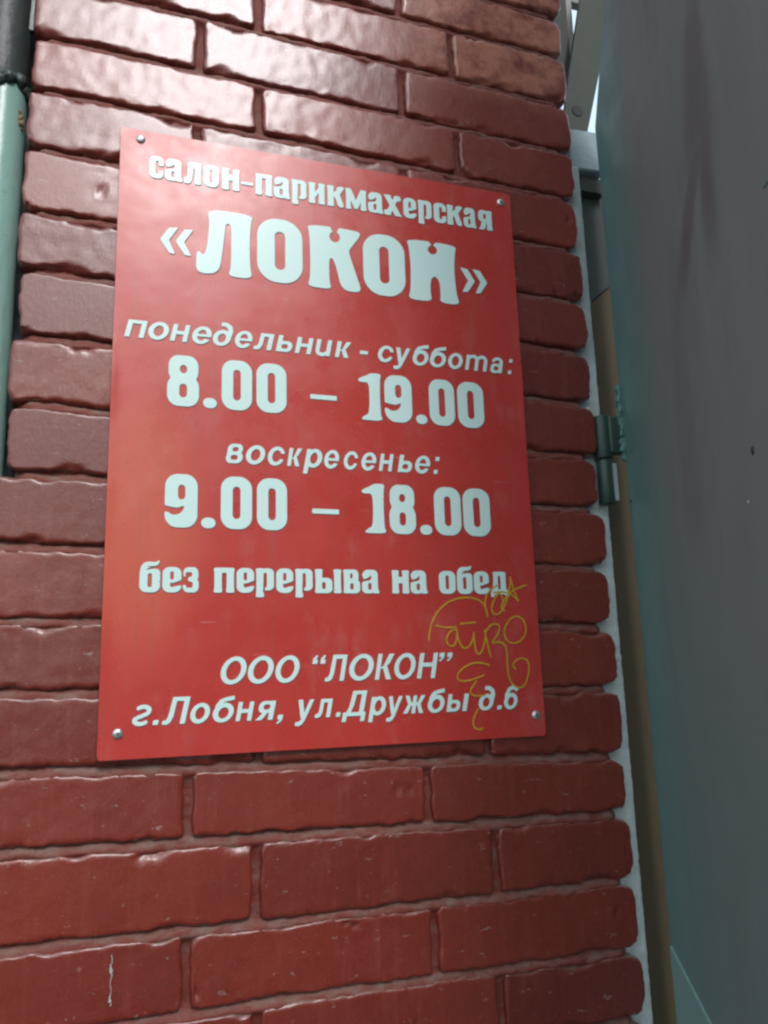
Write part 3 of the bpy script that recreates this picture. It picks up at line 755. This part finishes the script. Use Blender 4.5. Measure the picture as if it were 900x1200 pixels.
LINES = [
    ('slab', 0.6475, 0.0285, [('с', 0.0326, 0.0486), ('а', 0.0502, 0.0704), ('л', 0.072, 0.0917), ('о', 0.0942, 0.1125), ('н', 0.1159, 0.137), ('-', 0.1387, 0.1532), ('п', 0.1558, 0.1766), ('а', 0.1783, 0.1985), ('р', 0.2003, 0.219), ('и', 0.2217, 0.2425), ('к', 0.2452, 0.2672), ('м', 0.269, 0.2961), ('а', 0.2983, 0.3184), ('х', 0.3195, 0.3434), ('е', 0.3456, 0.3633), ('р', 0.3657, 0.3845), ('с', 0.3874, 0.4048), ('к', 0.4059, 0.4277), ('а', 0.4295, 0.4473), ('я', 0.4508, 0.4708)]),
    ('slabcap', 0.5355, 0.083, [('«', 0.0473, 0.083), ('Л', 0.0875, 0.1522), ('О', 0.1581, 0.2131), ('К', 0.2199, 0.2864), ('О', 0.2898, 0.3447), ('Н', 0.3489, 0.4165), ('»', 0.4209, 0.4578)]),
    ('sans', 0.4485, 0.0205, [('п', 0.0117, 0.0361), ('о', 0.0369, 0.0592), ('н', 0.0604, 0.0825), ('е', 0.0846, 0.1063), ('д', 0.1076, 0.1305), ('е', 0.1326, 0.1528), ('л', 0.1536, 0.1785), ('ь', 0.1799, 0.1996), ('н', 0.2025, 0.2253), ('и', 0.2274, 0.2483), ('к', 0.2512, 0.2718), ('-', 0.2822, 0.2927), ('с', 0.3053, 0.3255), ('у', 0.3245, 0.3477), ('б', 0.3502, 0.3722), ('б', 0.3728, 0.3957), ('о', 0.3976, 0.4176), ('т', 0.4202, 0.4521), ('а', 0.4554, 0.4738), (':', 0.4798, 0.4879)]),
    ('slab', 0.3727, 0.0595, [('8', 0.0586, 0.0931), ('.', 0.0978, 0.1128), ('0', 0.1181, 0.1524), ('0', 0.1573, 0.1922), ('–', 0.2203, 0.2524), ('1', 0.2793, 0.3084), ('9', 0.312, 0.347), ('.', 0.3517, 0.3662), ('0', 0.3697, 0.4034), ('0', 0.4076, 0.4431)]),
    ('sans', 0.311, 0.0213, [('в', 0.1234, 0.1423), ('о', 0.1457, 0.1673), ('с', 0.1703, 0.1897), ('к', 0.1923, 0.21), ('р', 0.2105, 0.2336), ('е', 0.2357, 0.2538), ('с', 0.2593, 0.2767), ('е', 0.2806, 0.2991), ('н', 0.302, 0.321), ('ь', 0.3253, 0.3441), ('е', 0.3479, 0.3675), (':', 0.3713, 0.3802)]),
    ('slab', 0.2362, 0.059, [('9', 0.059, 0.0934), ('.', 0.0976, 0.1128), ('0', 0.1184, 0.1526), ('0', 0.158, 0.1919), ('–', 0.2208, 0.2523), ('1', 0.28, 0.3086), ('8', 0.3134, 0.3462), ('.', 0.3513, 0.3664), ('0', 0.3702, 0.4048), ('0', 0.4078, 0.4435)]),
    ('slab', 0.1665, 0.027, [('б', 0.0354, 0.0562), ('е', 0.0586, 0.078), ('з', 0.0795, 0.096), ('п', 0.1117, 0.1339), ('е', 0.136, 0.155), ('р', 0.1568, 0.1768), ('е', 0.1793, 0.1983), ('р', 0.2005, 0.2203), ('ь', 0.2229, 0.243), ('ı', 0.2444, 0.2536), ('в', 0.2557, 0.2754), ('а', 0.2777, 0.2982), ('н', 0.3136, 0.335), ('а', 0.3365, 0.3576), ('о', 0.3723, 0.3932), ('б', 0.3952, 0.4152), ('е', 0.4172, 0.4367), ('д', 0.4387, 0.4629)]),
    ('sans', 0.0703, 0.0205, [('О', 0.12, 0.1472), ('О', 0.1485, 0.1763), ('О', 0.1781, 0.2046), ('“', 0.2189, 0.2344), ('Л', 0.2323, 0.259), ('О', 0.2604, 0.2891), ('К', 0.2899, 0.3139), ('О', 0.3133, 0.3391), ('Н', 0.34, 0.3672), ('”', 0.3681, 0.3853)]),
    ('sans', 0.0322, 0.0195, [('г', 0.0324, 0.0511), ('.', 0.0523, 0.0584), ('Л', 0.0613, 0.0895), ('о', 0.0895, 0.1095), ('б', 0.1123, 0.135), ('н', 0.1358, 0.1556), ('я', 0.1565, 0.1788), (',', 0.1788, 0.1862), ('у', 0.1988, 0.2205), ('л', 0.2205, 0.2412), ('.', 0.2442, 0.2497), ('Д', 0.2506, 0.2808), ('р', 0.2808, 0.3023), ('у', 0.3017, 0.3221), ('ж', 0.3221, 0.3494), ('б', 0.3518, 0.3735), ('ь', 0.3744, 0.3919), ('ı', 0.394, 0.4033), ('д', 0.4151, 0.4366), ('.', 0.4381, 0.4445), ('6', 0.4477, 0.4676)]),
]
GRAFFITI = [
    [(0.3564, 0.1126), (0.3574, 0.1224), (0.3608, 0.1331), (0.3682, 0.1457), (0.3795, 0.1557), (0.3937, 0.1612), (0.4079, 0.1625), (0.4199, 0.1607), (0.4278, 0.1557), (0.4313, 0.1474), (0.4329, 0.1391)] ,
    [(0.4329, 0.1391), (0.4296, 0.1529), (0.4313, 0.1641), (0.438, 0.1716), (0.4476, 0.1773)] ,
    [(0.4492, 0.1688), (0.4424, 0.1604), (0.4376, 0.1492), (0.4403, 0.1427), (0.4474, 0.1418), (0.4564, 0.1529), (0.4615, 0.1661)] ,
    [(0.4502, 0.1689), (0.4547, 0.1585), (0.45, 0.1492), (0.456, 0.1464)] ,
    [(0.4651, 0.1879), (0.4675, 0.1775), (0.47, 0.168), (0.4764, 0.1548), (0.4678, 0.1661), (0.4534, 0.1698), (0.4408, 0.1679)] ,
    [(0.4876, 0.178), (0.4746, 0.1737), (0.4638, 0.1689), (0.4547, 0.1585), (0.451, 0.1492)] ,
    [(0.4661, 0.1879), (0.4642, 0.1755), (0.459, 0.1604)] ,
    [(0.3655, 0.1298), (0.3742, 0.1276), (0.384, 0.1271), (0.392, 0.1283)] ,
    [(0.3961, 0.1314), (0.4062, 0.1322), (0.4173, 0.1331)] ,
    [(0.3919, 0.1256), (0.3843, 0.1239), (0.3786, 0.1168), (0.3782, 0.1096), (0.3833, 0.105), (0.389, 0.1076), (0.3918, 0.1166), (0.392, 0.1274), (0.3923, 0.1148), (0.3967, 0.1048), (0.4025, 0.1024), (0.4088, 0.1073), (0.4129, 0.1163), (0.4133, 0.1236), (0.4134, 0.1109), (0.4144, 0.1), (0.4171, 0.0955), (0.4223, 0.0981), (0.4271, 0.1107), (0.4288, 0.1216), (0.427, 0.1253), (0.4293, 0.1143), (0.4315, 0.0997), (0.434, 0.0915)] ,
    [(0.4288, 0.1216), (0.4343, 0.1289), (0.4416, 0.1316), (0.4476, 0.1288), (0.4461, 0.1214), (0.4405, 0.1142), (0.435, 0.1079), (0.4454, 0.1104), (0.4533, 0.1067), (0.4551, 0.0957), (0.4545, 0.0775), (0.4566, 0.063), (0.4663, 0.0555), (0.4746, 0.057), (0.4806, 0.0677), (0.4836, 0.0804), (0.4811, 0.0887), (0.4729, 0.0907), (0.4644, 0.0873), (0.4609, 0.0819), (0.4658, 0.0772)] ,
    [(0.4548, 0.1278), (0.4523, 0.1214), (0.4547, 0.1122), (0.4617, 0.1075), (0.4721, 0.1091), (0.48, 0.1165), (0.4822, 0.1267), (0.4783, 0.137), (0.4702, 0.1407), (0.4616, 0.1371), (0.4548, 0.1278)] ,
    [(0.4318, 0.0825), (0.4236, 0.0858), (0.4116, 0.0866), (0.3995, 0.0824), (0.3902, 0.0746), (0.3889, 0.0685), (0.3965, 0.0651), (0.4085, 0.067), (0.4243, 0.072)] ,
    [(0.4144, 0.066), (0.406, 0.0574), (0.4046, 0.0512), (0.4133, 0.0479), (0.4244, 0.0497)] ,
    [(0.4146, 0.0351), (0.4092, 0.0274), (0.4058, 0.0188), (0.4083, 0.0126), (0.4151, 0.0104), (0.4188, 0.0125)] ,
]

# ------------------------------------------------------------------ sign
SW, SH, SY = 0.5, 0.707, -0.006
sign = empty("sign", (SW/2, SY, 0.0), "red hair salon sign with pale opening hours lettering, screwed flat to the brick pier", "sign")
_e = [0, .001, .002, .0032, .0045, .006, .008, .0105, .0135, .017, .021]
XS = _e+[.021+(SW-.042)*k/92 for k in range(1, 92)]+[SW-q for q in reversed(_e)]
nx, nzz = len(XS)-1, 141
verts, faces = [], []
def corner(x, z):
    """slightly rounded sheet corners"""
    r = 0.004
    dx, dz = min(x, SW-x), min(z, SH-z)
    if dx < r and dz < r:
        k = math.hypot(r-dx, r-dz); m = max(r-dx, r-dz)
        if k > 1e-9:
            s = m/k
            x = x+((r-(r-dx)*s)-dx)*(1 if x < SW/2 else -1)
            z = z+((r-(r-dz)*s)-dz)*(1 if z < SH/2 else -1)
    return x, z
for side in (0, 1):
    for j in range(nzz+1):
        for i in range(nx+1):
            x, z = corner(XS[i], SH*j/nzz)
            verts.append((x, SY-wave(x, z)+(0.0022 if side else 0), z))
F = (nx+1)*(nzz+1)
for j in range(nzz):
    for i in range(nx):
        a = j*(nx+1)+i
        faces.append((a, a+1, a+nx+2, a+nx+1))
        faces.append((F+a+nx+1, F+a+nx+2, F+a+1, F+a))
loop = [i for i in range(nx+1)]+[j*(nx+1)+nx for j in range(1, nzz+1)]+[nzz*(nx+1)+i for i in range(nx-1, -1, -1)]+[j*(nx+1) for j in range(nzz-1, 0, -1)]
base = len(verts)
for k in loop: verts.append(verts[k]); verts.append(verts[F+k])
for k in range(len(loop)):                     # the cut edge has corners of its own, so the face stays flat up to the rim
    k2 = (k+1) % len(loop)
    faces.append((base+2*k2, base+2*k, base+2*k+1, base+2*k2+1))
me = bpy.data.meshes.new("panel"); me.from_pydata(verts, [], faces); me.update()
for p in me.polygons[:2*nx*nzz]: p.use_smooth = True
link_mesh("panel", me, M['sign'], sign)

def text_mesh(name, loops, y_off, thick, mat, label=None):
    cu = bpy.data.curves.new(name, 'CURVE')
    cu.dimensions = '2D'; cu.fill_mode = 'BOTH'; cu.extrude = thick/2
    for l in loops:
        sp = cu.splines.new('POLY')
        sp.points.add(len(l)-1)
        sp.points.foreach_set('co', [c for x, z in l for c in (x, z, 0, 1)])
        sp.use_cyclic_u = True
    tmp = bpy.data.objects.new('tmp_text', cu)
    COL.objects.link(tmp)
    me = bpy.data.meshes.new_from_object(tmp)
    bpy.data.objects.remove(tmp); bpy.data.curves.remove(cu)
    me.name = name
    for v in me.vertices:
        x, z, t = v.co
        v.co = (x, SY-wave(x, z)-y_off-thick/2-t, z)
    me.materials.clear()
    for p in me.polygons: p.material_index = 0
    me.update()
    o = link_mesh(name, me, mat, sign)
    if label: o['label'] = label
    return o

TEXTS = ["top line of small heavy letters naming the salon", "largest lettering, the quoted salon name", "italic line with the weekdays", "upper opening hours in heavy figures",
         "short italic line with the last weekday", "lower opening hours in heavy figures", "heavy line saying there is no lunch break", "italic company name in capitals", "italic street address line"]
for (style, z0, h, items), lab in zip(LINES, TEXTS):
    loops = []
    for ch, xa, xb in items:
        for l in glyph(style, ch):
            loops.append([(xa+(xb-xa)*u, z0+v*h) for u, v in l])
    edge = [[(x+0.0006, z-0.0010) for x, z in l] for l in loops]  # offset copy of the letters for their painted drop shadow
    text_mesh("lettering_shadow", edge, 0.00012, 0.00012, M['letter_shadow'])  # dark copy offset right and down, painted as the letters' drop shadow
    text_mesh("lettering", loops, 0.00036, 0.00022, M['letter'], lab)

# marker scrawl: one ribbon per stroke, following the sheet
bm = bmesh.new()
def smooth_line(p, k=3):
    for _ in range(k):
        o = [p[0]]
        for a, b in zip(p, p[1:]):
            o += [(a[0]*.75+b[0]*.25, a[1]*.75+b[1]*.25), (a[0]*.25+b[0]*.75, a[1]*.25+b[1]*.75)]
        p = o+[p[-1]]
    return p
for gi, g in enumerate(GRAFFITI):
    p = smooth_line(g, 2)
    prev = None
    for k, (x, z) in enumerate(p):
        a, b = p[max(0, k-1)], p[min(len(p)-1, k+1)]
        dx, dz = b[0]-a[0], b[1]-a[1]
        l = math.hypot(dx, dz) or 1
        w = 0.0010*(1+0.35*nz(x, gi, z, 260))
        if k in (0, len(p)-1): w *= .5
        ox, oz = -dz/l*w, dx/l*w
        y = SY-wave(x, z)-0.0008-0.00002*gi-0.0000006*k
        cur = (bm.verts.new((x+ox, y, z+oz)), bm.verts.new((x-ox, y, z-oz)))
        if prev: bm.faces.new((prev[0], prev[1], cur[1], cur[0]))
        prev = cur
bmesh.ops.recalc_face_normals(bm, faces=bm.faces[:])
o = from_bm("graffiti", bm, M['marker'], sign)
o['label'] = "yellow marker scrawl over the lower right corner"

def make_screw():
    bm = bmesh.new()
    r = 0.0052
    add_lathe(bm, [(r, 0), (r*1.0, 0.0007), (r*.93, .0015), (r*.7, .0023), (r*.35, .0027), (0, .0028)], Matrix.Rotation(math.pi/2, 4, 'X'), 28)
    for p in bm.faces: p.smooth = True
    me = bpy.data.meshes.new("screw"); bm.to_mesh(me); bm.free()
    bm = bmesh.new()
    add_box(bm, (-.0021, -.00295, -.00045), (.0021, -.0012, .00045), 0.0001, 1)
    add_box(bm, (-.00045, -.0030, -.0021), (.00045, -.0012, .0021), 0.0001, 1)
    ms = bpy.data.meshes.new("cross_recess"); bm.to_mesh(ms); bm.free()
    me.materials.append(M['zinc']); ms.materials.append(M['slot'])
    return me, ms
me_s, me_r = make_screw()
for k, (x, z) in enumerate(((0.0222, 0.6948), (0.4849, 0.6917), (0.4882, 0.0239), (0.0191, 0.0251))):
    o = link_mesh("screw", me_s, None, sign, False)
    o.location = Vector((x, SY-wave(x, z), z))-sign.location
    o.rotation_euler = (0, 0.3+k*0.9, 0)
    q = link_mesh("cross_recess", me_r, None, o, False)

# ------------------------------------------------------------------ door frame, white plaster, closing panel
frame = empty("door_frame", (0.66, 0.06, -1.45), "brown and grey metal door frame just right of the brick pier", "door frame")
bm = bmesh.new()
add_prism(bm, [(0.6385, -1.44), (0.73, -1.44), (0.73, 0.660), (0.6385, 0.583)], 0.06, 0.11)
from_bm("jamb", bm, M['jamb'], frame)
bm = bmesh.new()
add_prism(bm, [(0.6385, 0.5855), (0.73, 0.6625), (0.73, 0.80), (0.6385, 0.80)], 0.0605, 0.11)
from_bm("upper_jamb", bm, M['grey_jamb'], frame)
bm = bmesh.new()
add_prism(bm, [(0.6285, 0.797), (0.6500, 0.8005), (0.6880, 0.8020), (0.6900, 0.868), (0.652, 0.8665), (0.6285, 0.8645)], 0.035, 0.062)
bmesh.ops.bevel(bm, geom=bm.edges[:], offset=0.0015, segments=2, affect='EDGES')
from_bm("head_block", bm, M['block'], frame)
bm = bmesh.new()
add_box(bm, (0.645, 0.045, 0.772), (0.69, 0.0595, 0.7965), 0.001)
from_bm("dark_batten", bm, M['dark'], frame)  # dark strip just under the head block
bm = bmesh.new()
add_box(bm, (0.7, 0.115, -1.44), (1.7, 0.15, 0.80), 0.002)
from_bm("side_panel", bm, M['jamb'], frame)
bm = bmesh.new()
add_lathe(bm, [(0, .2865), (.0096, .2865), (.0104, .2875), (.0104, .3445), (.0096, .3455), (0, .3455)], Matrix.Translation((0.6215, 0.008, 0)), 24)
for f in bm.faces: f.smooth = True
from_bm("hinge_knuckle", bm, M['hinge'], frame)
bm = bmesh.new()
add_box(bm, (0.628, 0.006, 0.292), (0.6395, 0.0085, 0.3425), 0.0005, 1)
from_bm("hinge_leaf", bm, M['bare'], frame)

# white foam plaster filling the reveal, rough face
def rough_slab(name, x0, x1, z0, z1, y0, y1, mat, parent, step=0.003, amp=0.0011, seed=3):
    nx, nzz = max(2, int((x1-x0)/step)), max(2, int((z1-z0)/step))
    v, f = [], []
    for j in range(nzz+1):
        for i in range(nx+1):
            x, z = x0+(x1-x0)*i/nx, z0+(z1-z0)*j/nzz
            xx = x+(nz(0, seed, z, 70, seed)*0.0003+nz(0, seed, z, 330, seed)*0.0004 if i == nx else 0)
            v.append((xx, y0+nz(x, seed, z, 120, seed)*amp+nz(x, seed, z, 300, seed)*amp*.6, z))
    for j in range(nzz):
        for i in range(nx):
            a = j*(nx+1)+i
            f.append((a, a+1, a+nx+2, a+nx+1))
    lp = [i for i in range(nx+1)]+[j*(nx+1)+nx for j in range(1, nzz+1)]+[nzz*(nx+1)+i for i in range(nx-1, -1, -1)]+[j*(nx+1) for j in range(nzz-1, 0, -1)]
    b = len(v)
    for k in lp: v.append((v[k][0], y1, v[k][2]))
    n = len(lp)
    for k in range(n): f.append((lp[k], b+k, b+(k+1) % n, lp[(k+1) % n]))
    me = bpy.data.meshes.new(name); me.from_pydata(v, [], f); me.update()
    b2 = bmesh.new(); b2.from_mesh(me); bmesh.ops.recalc_face_normals(b2, faces=b2.faces[:]); b2.to_mesh(me); b2.free()
    for p in me.polygons: p.use_smooth = True
    return link_mesh(name, me, mat, parent)
foam = empty("foam_filling", (0.615, 0.03, -0.6), "narrow white foam strip filling the gap between brick pier and brown frame", "foam strip")
rough_slab("strip", 0.5925, 0.6300, -0.62, 0.790, 0.020, 0.10, M['foam'], foam)
bm = bmesh.new()
for k in range(9):
    z = 0.368+k*0.0056
    b = bmesh.new(); bmesh.ops.create_icosphere(b, subdivisions=2, radius=1)
    for v in b.verts:
        v.co = Vector((0.6035+0.0012*math.sin(k*2.1)+v.co.x*0.0028, 0.006+v.co.y*0.004, z+v.co.z*0.0050))
        v.co += Vector((1, 0, 1))*nz(*v.co, 300)*0.0015
    t = bpy.data.meshes.new('t'); b.to_mesh(t); b.free(); bm.from_mesh(t); bpy.data.meshes.remove(t)
o = from_bm("dribble", bm, M['old_foam'], foam, True)
o['label'] = "yellowed dribble of foam beside the hinge"

# ------------------------------------------------------------------ door leaf, opened towards the viewer
DZ = -1.05
door = empty("door", (0.648, 0.0, DZ), "large grey green steel door standing open along the right edge", "door", math.atan2(-0.9565, -0.2917))
def dpart(name, bm, mat, smooth=False):
    o = from_bm(name, bm, mat, None, smooth)
    o.parent = door; o.location = (0, 0, -DZ)
    return o
def warped_leaf():
    bm = bmesh.new()
    add_prism(bm, [(0, DZ+.01), (0, .842), (.048, .915), (.098, .990), (.125, 1.04), (.135, 1.55), (.80, 1.55), (.80, DZ+.01)], 0.0, 0.040)
    bmesh.ops.bevel(bm, geom=bm.edges[:], offset=0.007, segments=4, profile=0.5, affect='EDGES')
    bm.normal_update()
    for f in bm.faces: f.smooth = f.calc_area() < 0.02
    return bm
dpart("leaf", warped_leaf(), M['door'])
bm = bmesh.new()
add_prism(bm, [(0.0085, -0.2450), (0.110, -0.2915), (0.150, -0.3300), (0.150, -0.40), (0.0085, -0.40)], -0.0025, 0.0004)
dpart("pale_patch", bm, M['pale_teal'])  # pale teal patch low on the leaf beside the hinge edge
bm = bmesh.new()
add_lathe(bm, [(0, .3475), (.0108, .3475), (.0116, .3490), (.0116, .4040), (.0106, .4055), (0, .4055)], Matrix.Translation((0.6215, 0.008, 0)), 24)
for f in bm.faces: f.smooth = True
from_bm("hinge_knuckle", bm, M['hinge'], door)
bm = bmesh.new()
add_box(bm, (0.6255, -0.006, 0.353), (0.650, 0.006, 0.4045), 0.003, 3)
from_bm("hinge_leaf", bm, M['hinge'], door, True)
# lumpy run of thick paint over the weld between hinge and leaf
bm = bmesh.new()
rw = random.Random(5)
for k in range(16):
    z = 0.352+k*0.0060+rw.uniform(-.002, .002)
    b = bmesh.new(); bmesh.ops.create_icosphere(b, subdivisions=3, radius=1)
    rx, rz, ox = rw.uniform(.0045, .0085), rw.uniform(.006, .012), rw.uniform(-.0015, .0015)
    for v in b.verts:
        v.co = Vector((0.6470+ox+v.co.x*rx, -0.0045+v.co.y*0.0050, z+v.co.z*rz))
        v.co += Vector((1, 0.4, 1))*nz(*v.co, 130)*0.0040
    t = bpy.data.meshes.new('t'); b.to_mesh(t); b.free(); bm.from_mesh(t); bpy.data.meshes.remove(t)
from_bm("weld_bead", bm, M['hinge_light'], door, True)
def lump(name, u, z, r, mat, sx=1, sz=1):
    bm = bmesh.new(); bmesh.ops.create_icosphere(bm, subdivisions=2, radius=1)
    for v in bm.verts:
        v.co = Vector((u+v.co.x*r*sx, v.co.y*r*.35, z+v.co.z*r*sz)); v.co += Vector((1, 0, 1))*nz(*v.co, 200)*r*.5
    return dpart(name, bm, mat, True)
lump("paint_chip", 0.3424, 0.261, 0.0028, M['slot'], 1.2, 1.4)
lump("paint_chip", 0.323, 0.2182, 0.0017, M['pale'])
lump("paint_chip", 0.4227, 0.4743, 0.0025, M['hinge_light'], 2.2, .8)
lump("paint_chip", 0.010, 0.288, 0.0020, M['slot'], 2.4, .8)

# ------------------------------------------------------------------ steel brace and trims above the frame, seen against the sky
brace = empty("steel_brace", (0.664, 0.07, 0.8693), "slanting olive steel brace with a dark bolt hole above the frame", "brace")
bm = bmesh.new()
add_prism(bm, [(0.7113, 1.2083), (0.7800, 1.2200), (0.7400, 1.085), (0.7178, 1.0055), (0.6793, 0.8700), (0.6486, 0.8695), (0.6491, 0.9272), (0.6648, 1.0039)], 0.070, 0.076)
from_bm("plate", bm, M['olive'], brace)
bm = bmesh.new()
add_lathe(bm, [(0, 0), (.0092, 0), (.0098, .0008), (.0092, .0016), (0, .0016)], Matrix.Translation((0.6710, 0.0702, 0.9290)) @ Matrix.Rotation(math.pi/2, 4, 'X'), 20)
from_bm("bolt_hole", bm, M['slot'], brace)
trim = empty("roof_edge_trim", (0.70, 0.12, 1.0), "thin dark and pale upright trims beside the top right bricks, against the sky", "trim")
bm = bmesh.new()
add_prism(bm, [(0.660, 1.30), (0.6900, 1.30), (0.6870, 1.0168), (0.6760, 0.9800), (0.660, 0.9700)], 0.100, 0.112)
from_bm("dark_strip", bm, M['dark'], trim)
bm = bmesh.new()
add_prism(bm, [(0.6950, 1.30), (0.7140, 1.30), (0.7115, 1.1), (0.7040, 1.0300), (0.6950, 1.0300)], 0.120, 0.135)
from_bm("pale_strip", bm, M['pale'], trim)
bm = bmesh.new()
add_box(bm, (0.7145, 0.12, 1.1850), (0.82, 0.135, 1.215), 0.002)
from_bm("cross_strip", bm, M['pale'], trim)

# ------------------------------------------------------------------ turquoise post on the left
post = empty("gate_post", (-0.1310, 0.03, -1.45), "glossy turquoise round steel post left of the brick pier, blackened at its top", "post")
PX, PY, PR = -0.1310, 0.03, 0.0262
bm = bmesh.new()
add_lathe(bm, [(0, -1.45), (PR, -1.45)]+[(PR+0.0003*math.sin(k*1.7), -1.3+k*0.05) for k in range(56)]+[(PR, 1.5), (0, 1.5)], Matrix.Translation((PX, PY, 0)), 64)
for f in bm.faces: f.smooth = True
from_bm("tube", bm, M['post'], post)
bm = bmesh.new()
add_lathe(bm, [(0, .7500), (PR+.0015, .7500)]+[(PR+.0028+0.0006*math.sin(k*1.9), .756+k*0.03) for k in range(22)]+[(PR+.001, 1.42), (0, 1.42)], Matrix.Translation((PX-.003, PY-.001, 0)), 48)
for f in bm.faces: f.smooth = True
from_bm("hinge_barrel", bm, M['black'], post)
def blob_run(pts, r, seed):
    bm = bmesh.new()
    for k, (x, y, z) in enumerate(pts):
        b = bmesh.new(); bmesh.ops.create_icosphere(b, subdivisions=3, radius=1)
        rr = r*(1+.4*math.sin(k*2.3+seed))
        for v in b.verts:
            v.co = Vector((x+v.co.x*rr, y+v.co.y*rr, z+v.co.z*rr*1.2)); v.co += v.co.normalized()*nz(*v.co, 140, seed)*rr*.7
        t = bpy.data.meshes.new('t'); b.to_mesh(t); b.free(); bm.from_mesh(t); bpy.data.meshes.remove(t)
    return bm
pts = [(PX+PR*math.cos(a), PY+PR*math.sin(a), .752+.005*math.sin(a*5)) for a in [math.radians(-170+k*9) for k in range(20)]]
from_bm("weld_bead", blob_run(pts, .0058, 1), M['black'], post, True)
a0 = math.radians(-38)
pts = [(PX+PR*math.cos(a0+.05*k), PY+PR*math.sin(a0+.05*k), .716-.006*k) for k in range(4)]
o = from_bm("rust_nub", blob_run(pts, .0030, 4), M['rust'], post, True)
bm = bmesh.new()
add_box(bm, (-1.2, 0.085, -1.44), (-0.088, 0.12, 1.5), 0.004)
from_bm("added_dark_backing", bm, M['black'], post)  # black sheet added behind the post, so the gap beside it stays dark
bm = bmesh.new()
add_box(bm, (-0.1085, 0.020, 0.832), (-0.1015, 0.026, 1.5), 0.001)
from_bm("flange", bm, M['post'], post)

# ------------------------------------------------------------------ a wisp of cobweb with grit on a lower brick
pts = [(0.0205+0.0007*math.sin(k*1.3), -0.0022-0.0006*math.sin(k), -0.180-k*0.0028) for k in range(16)]
bm = bmesh.new()
for k, (x, y, z) in enumerate(pts):
    b = bmesh.new(); bmesh.ops.create_icosphere(b, subdivisions=1, radius=1)
    w = [.0005, .0006, .0005, .0009, .0015, .0013, .0008, .0006, .0005, .0004, .0004, .0004, .0005, .0010, .0013, .0006][k]
    for v in b.verts: v.co = Vector((x+v.co.x*w, y+v.co.y*w*.6, z+v.co.z*.0018)); v.co += Vector((1, 0, 1))*nz(*v.co, 500)*w*.8
    t = bpy.data.meshes.new('t'); b.to_mesh(t); b.free(); bm.from_mesh(t); bpy.data.meshes.remove(t)
tag(from_bm("cobweb", bm, M['pale']), "small grey wisp of dusty cobweb hanging on a brick at lower left", "cobweb")
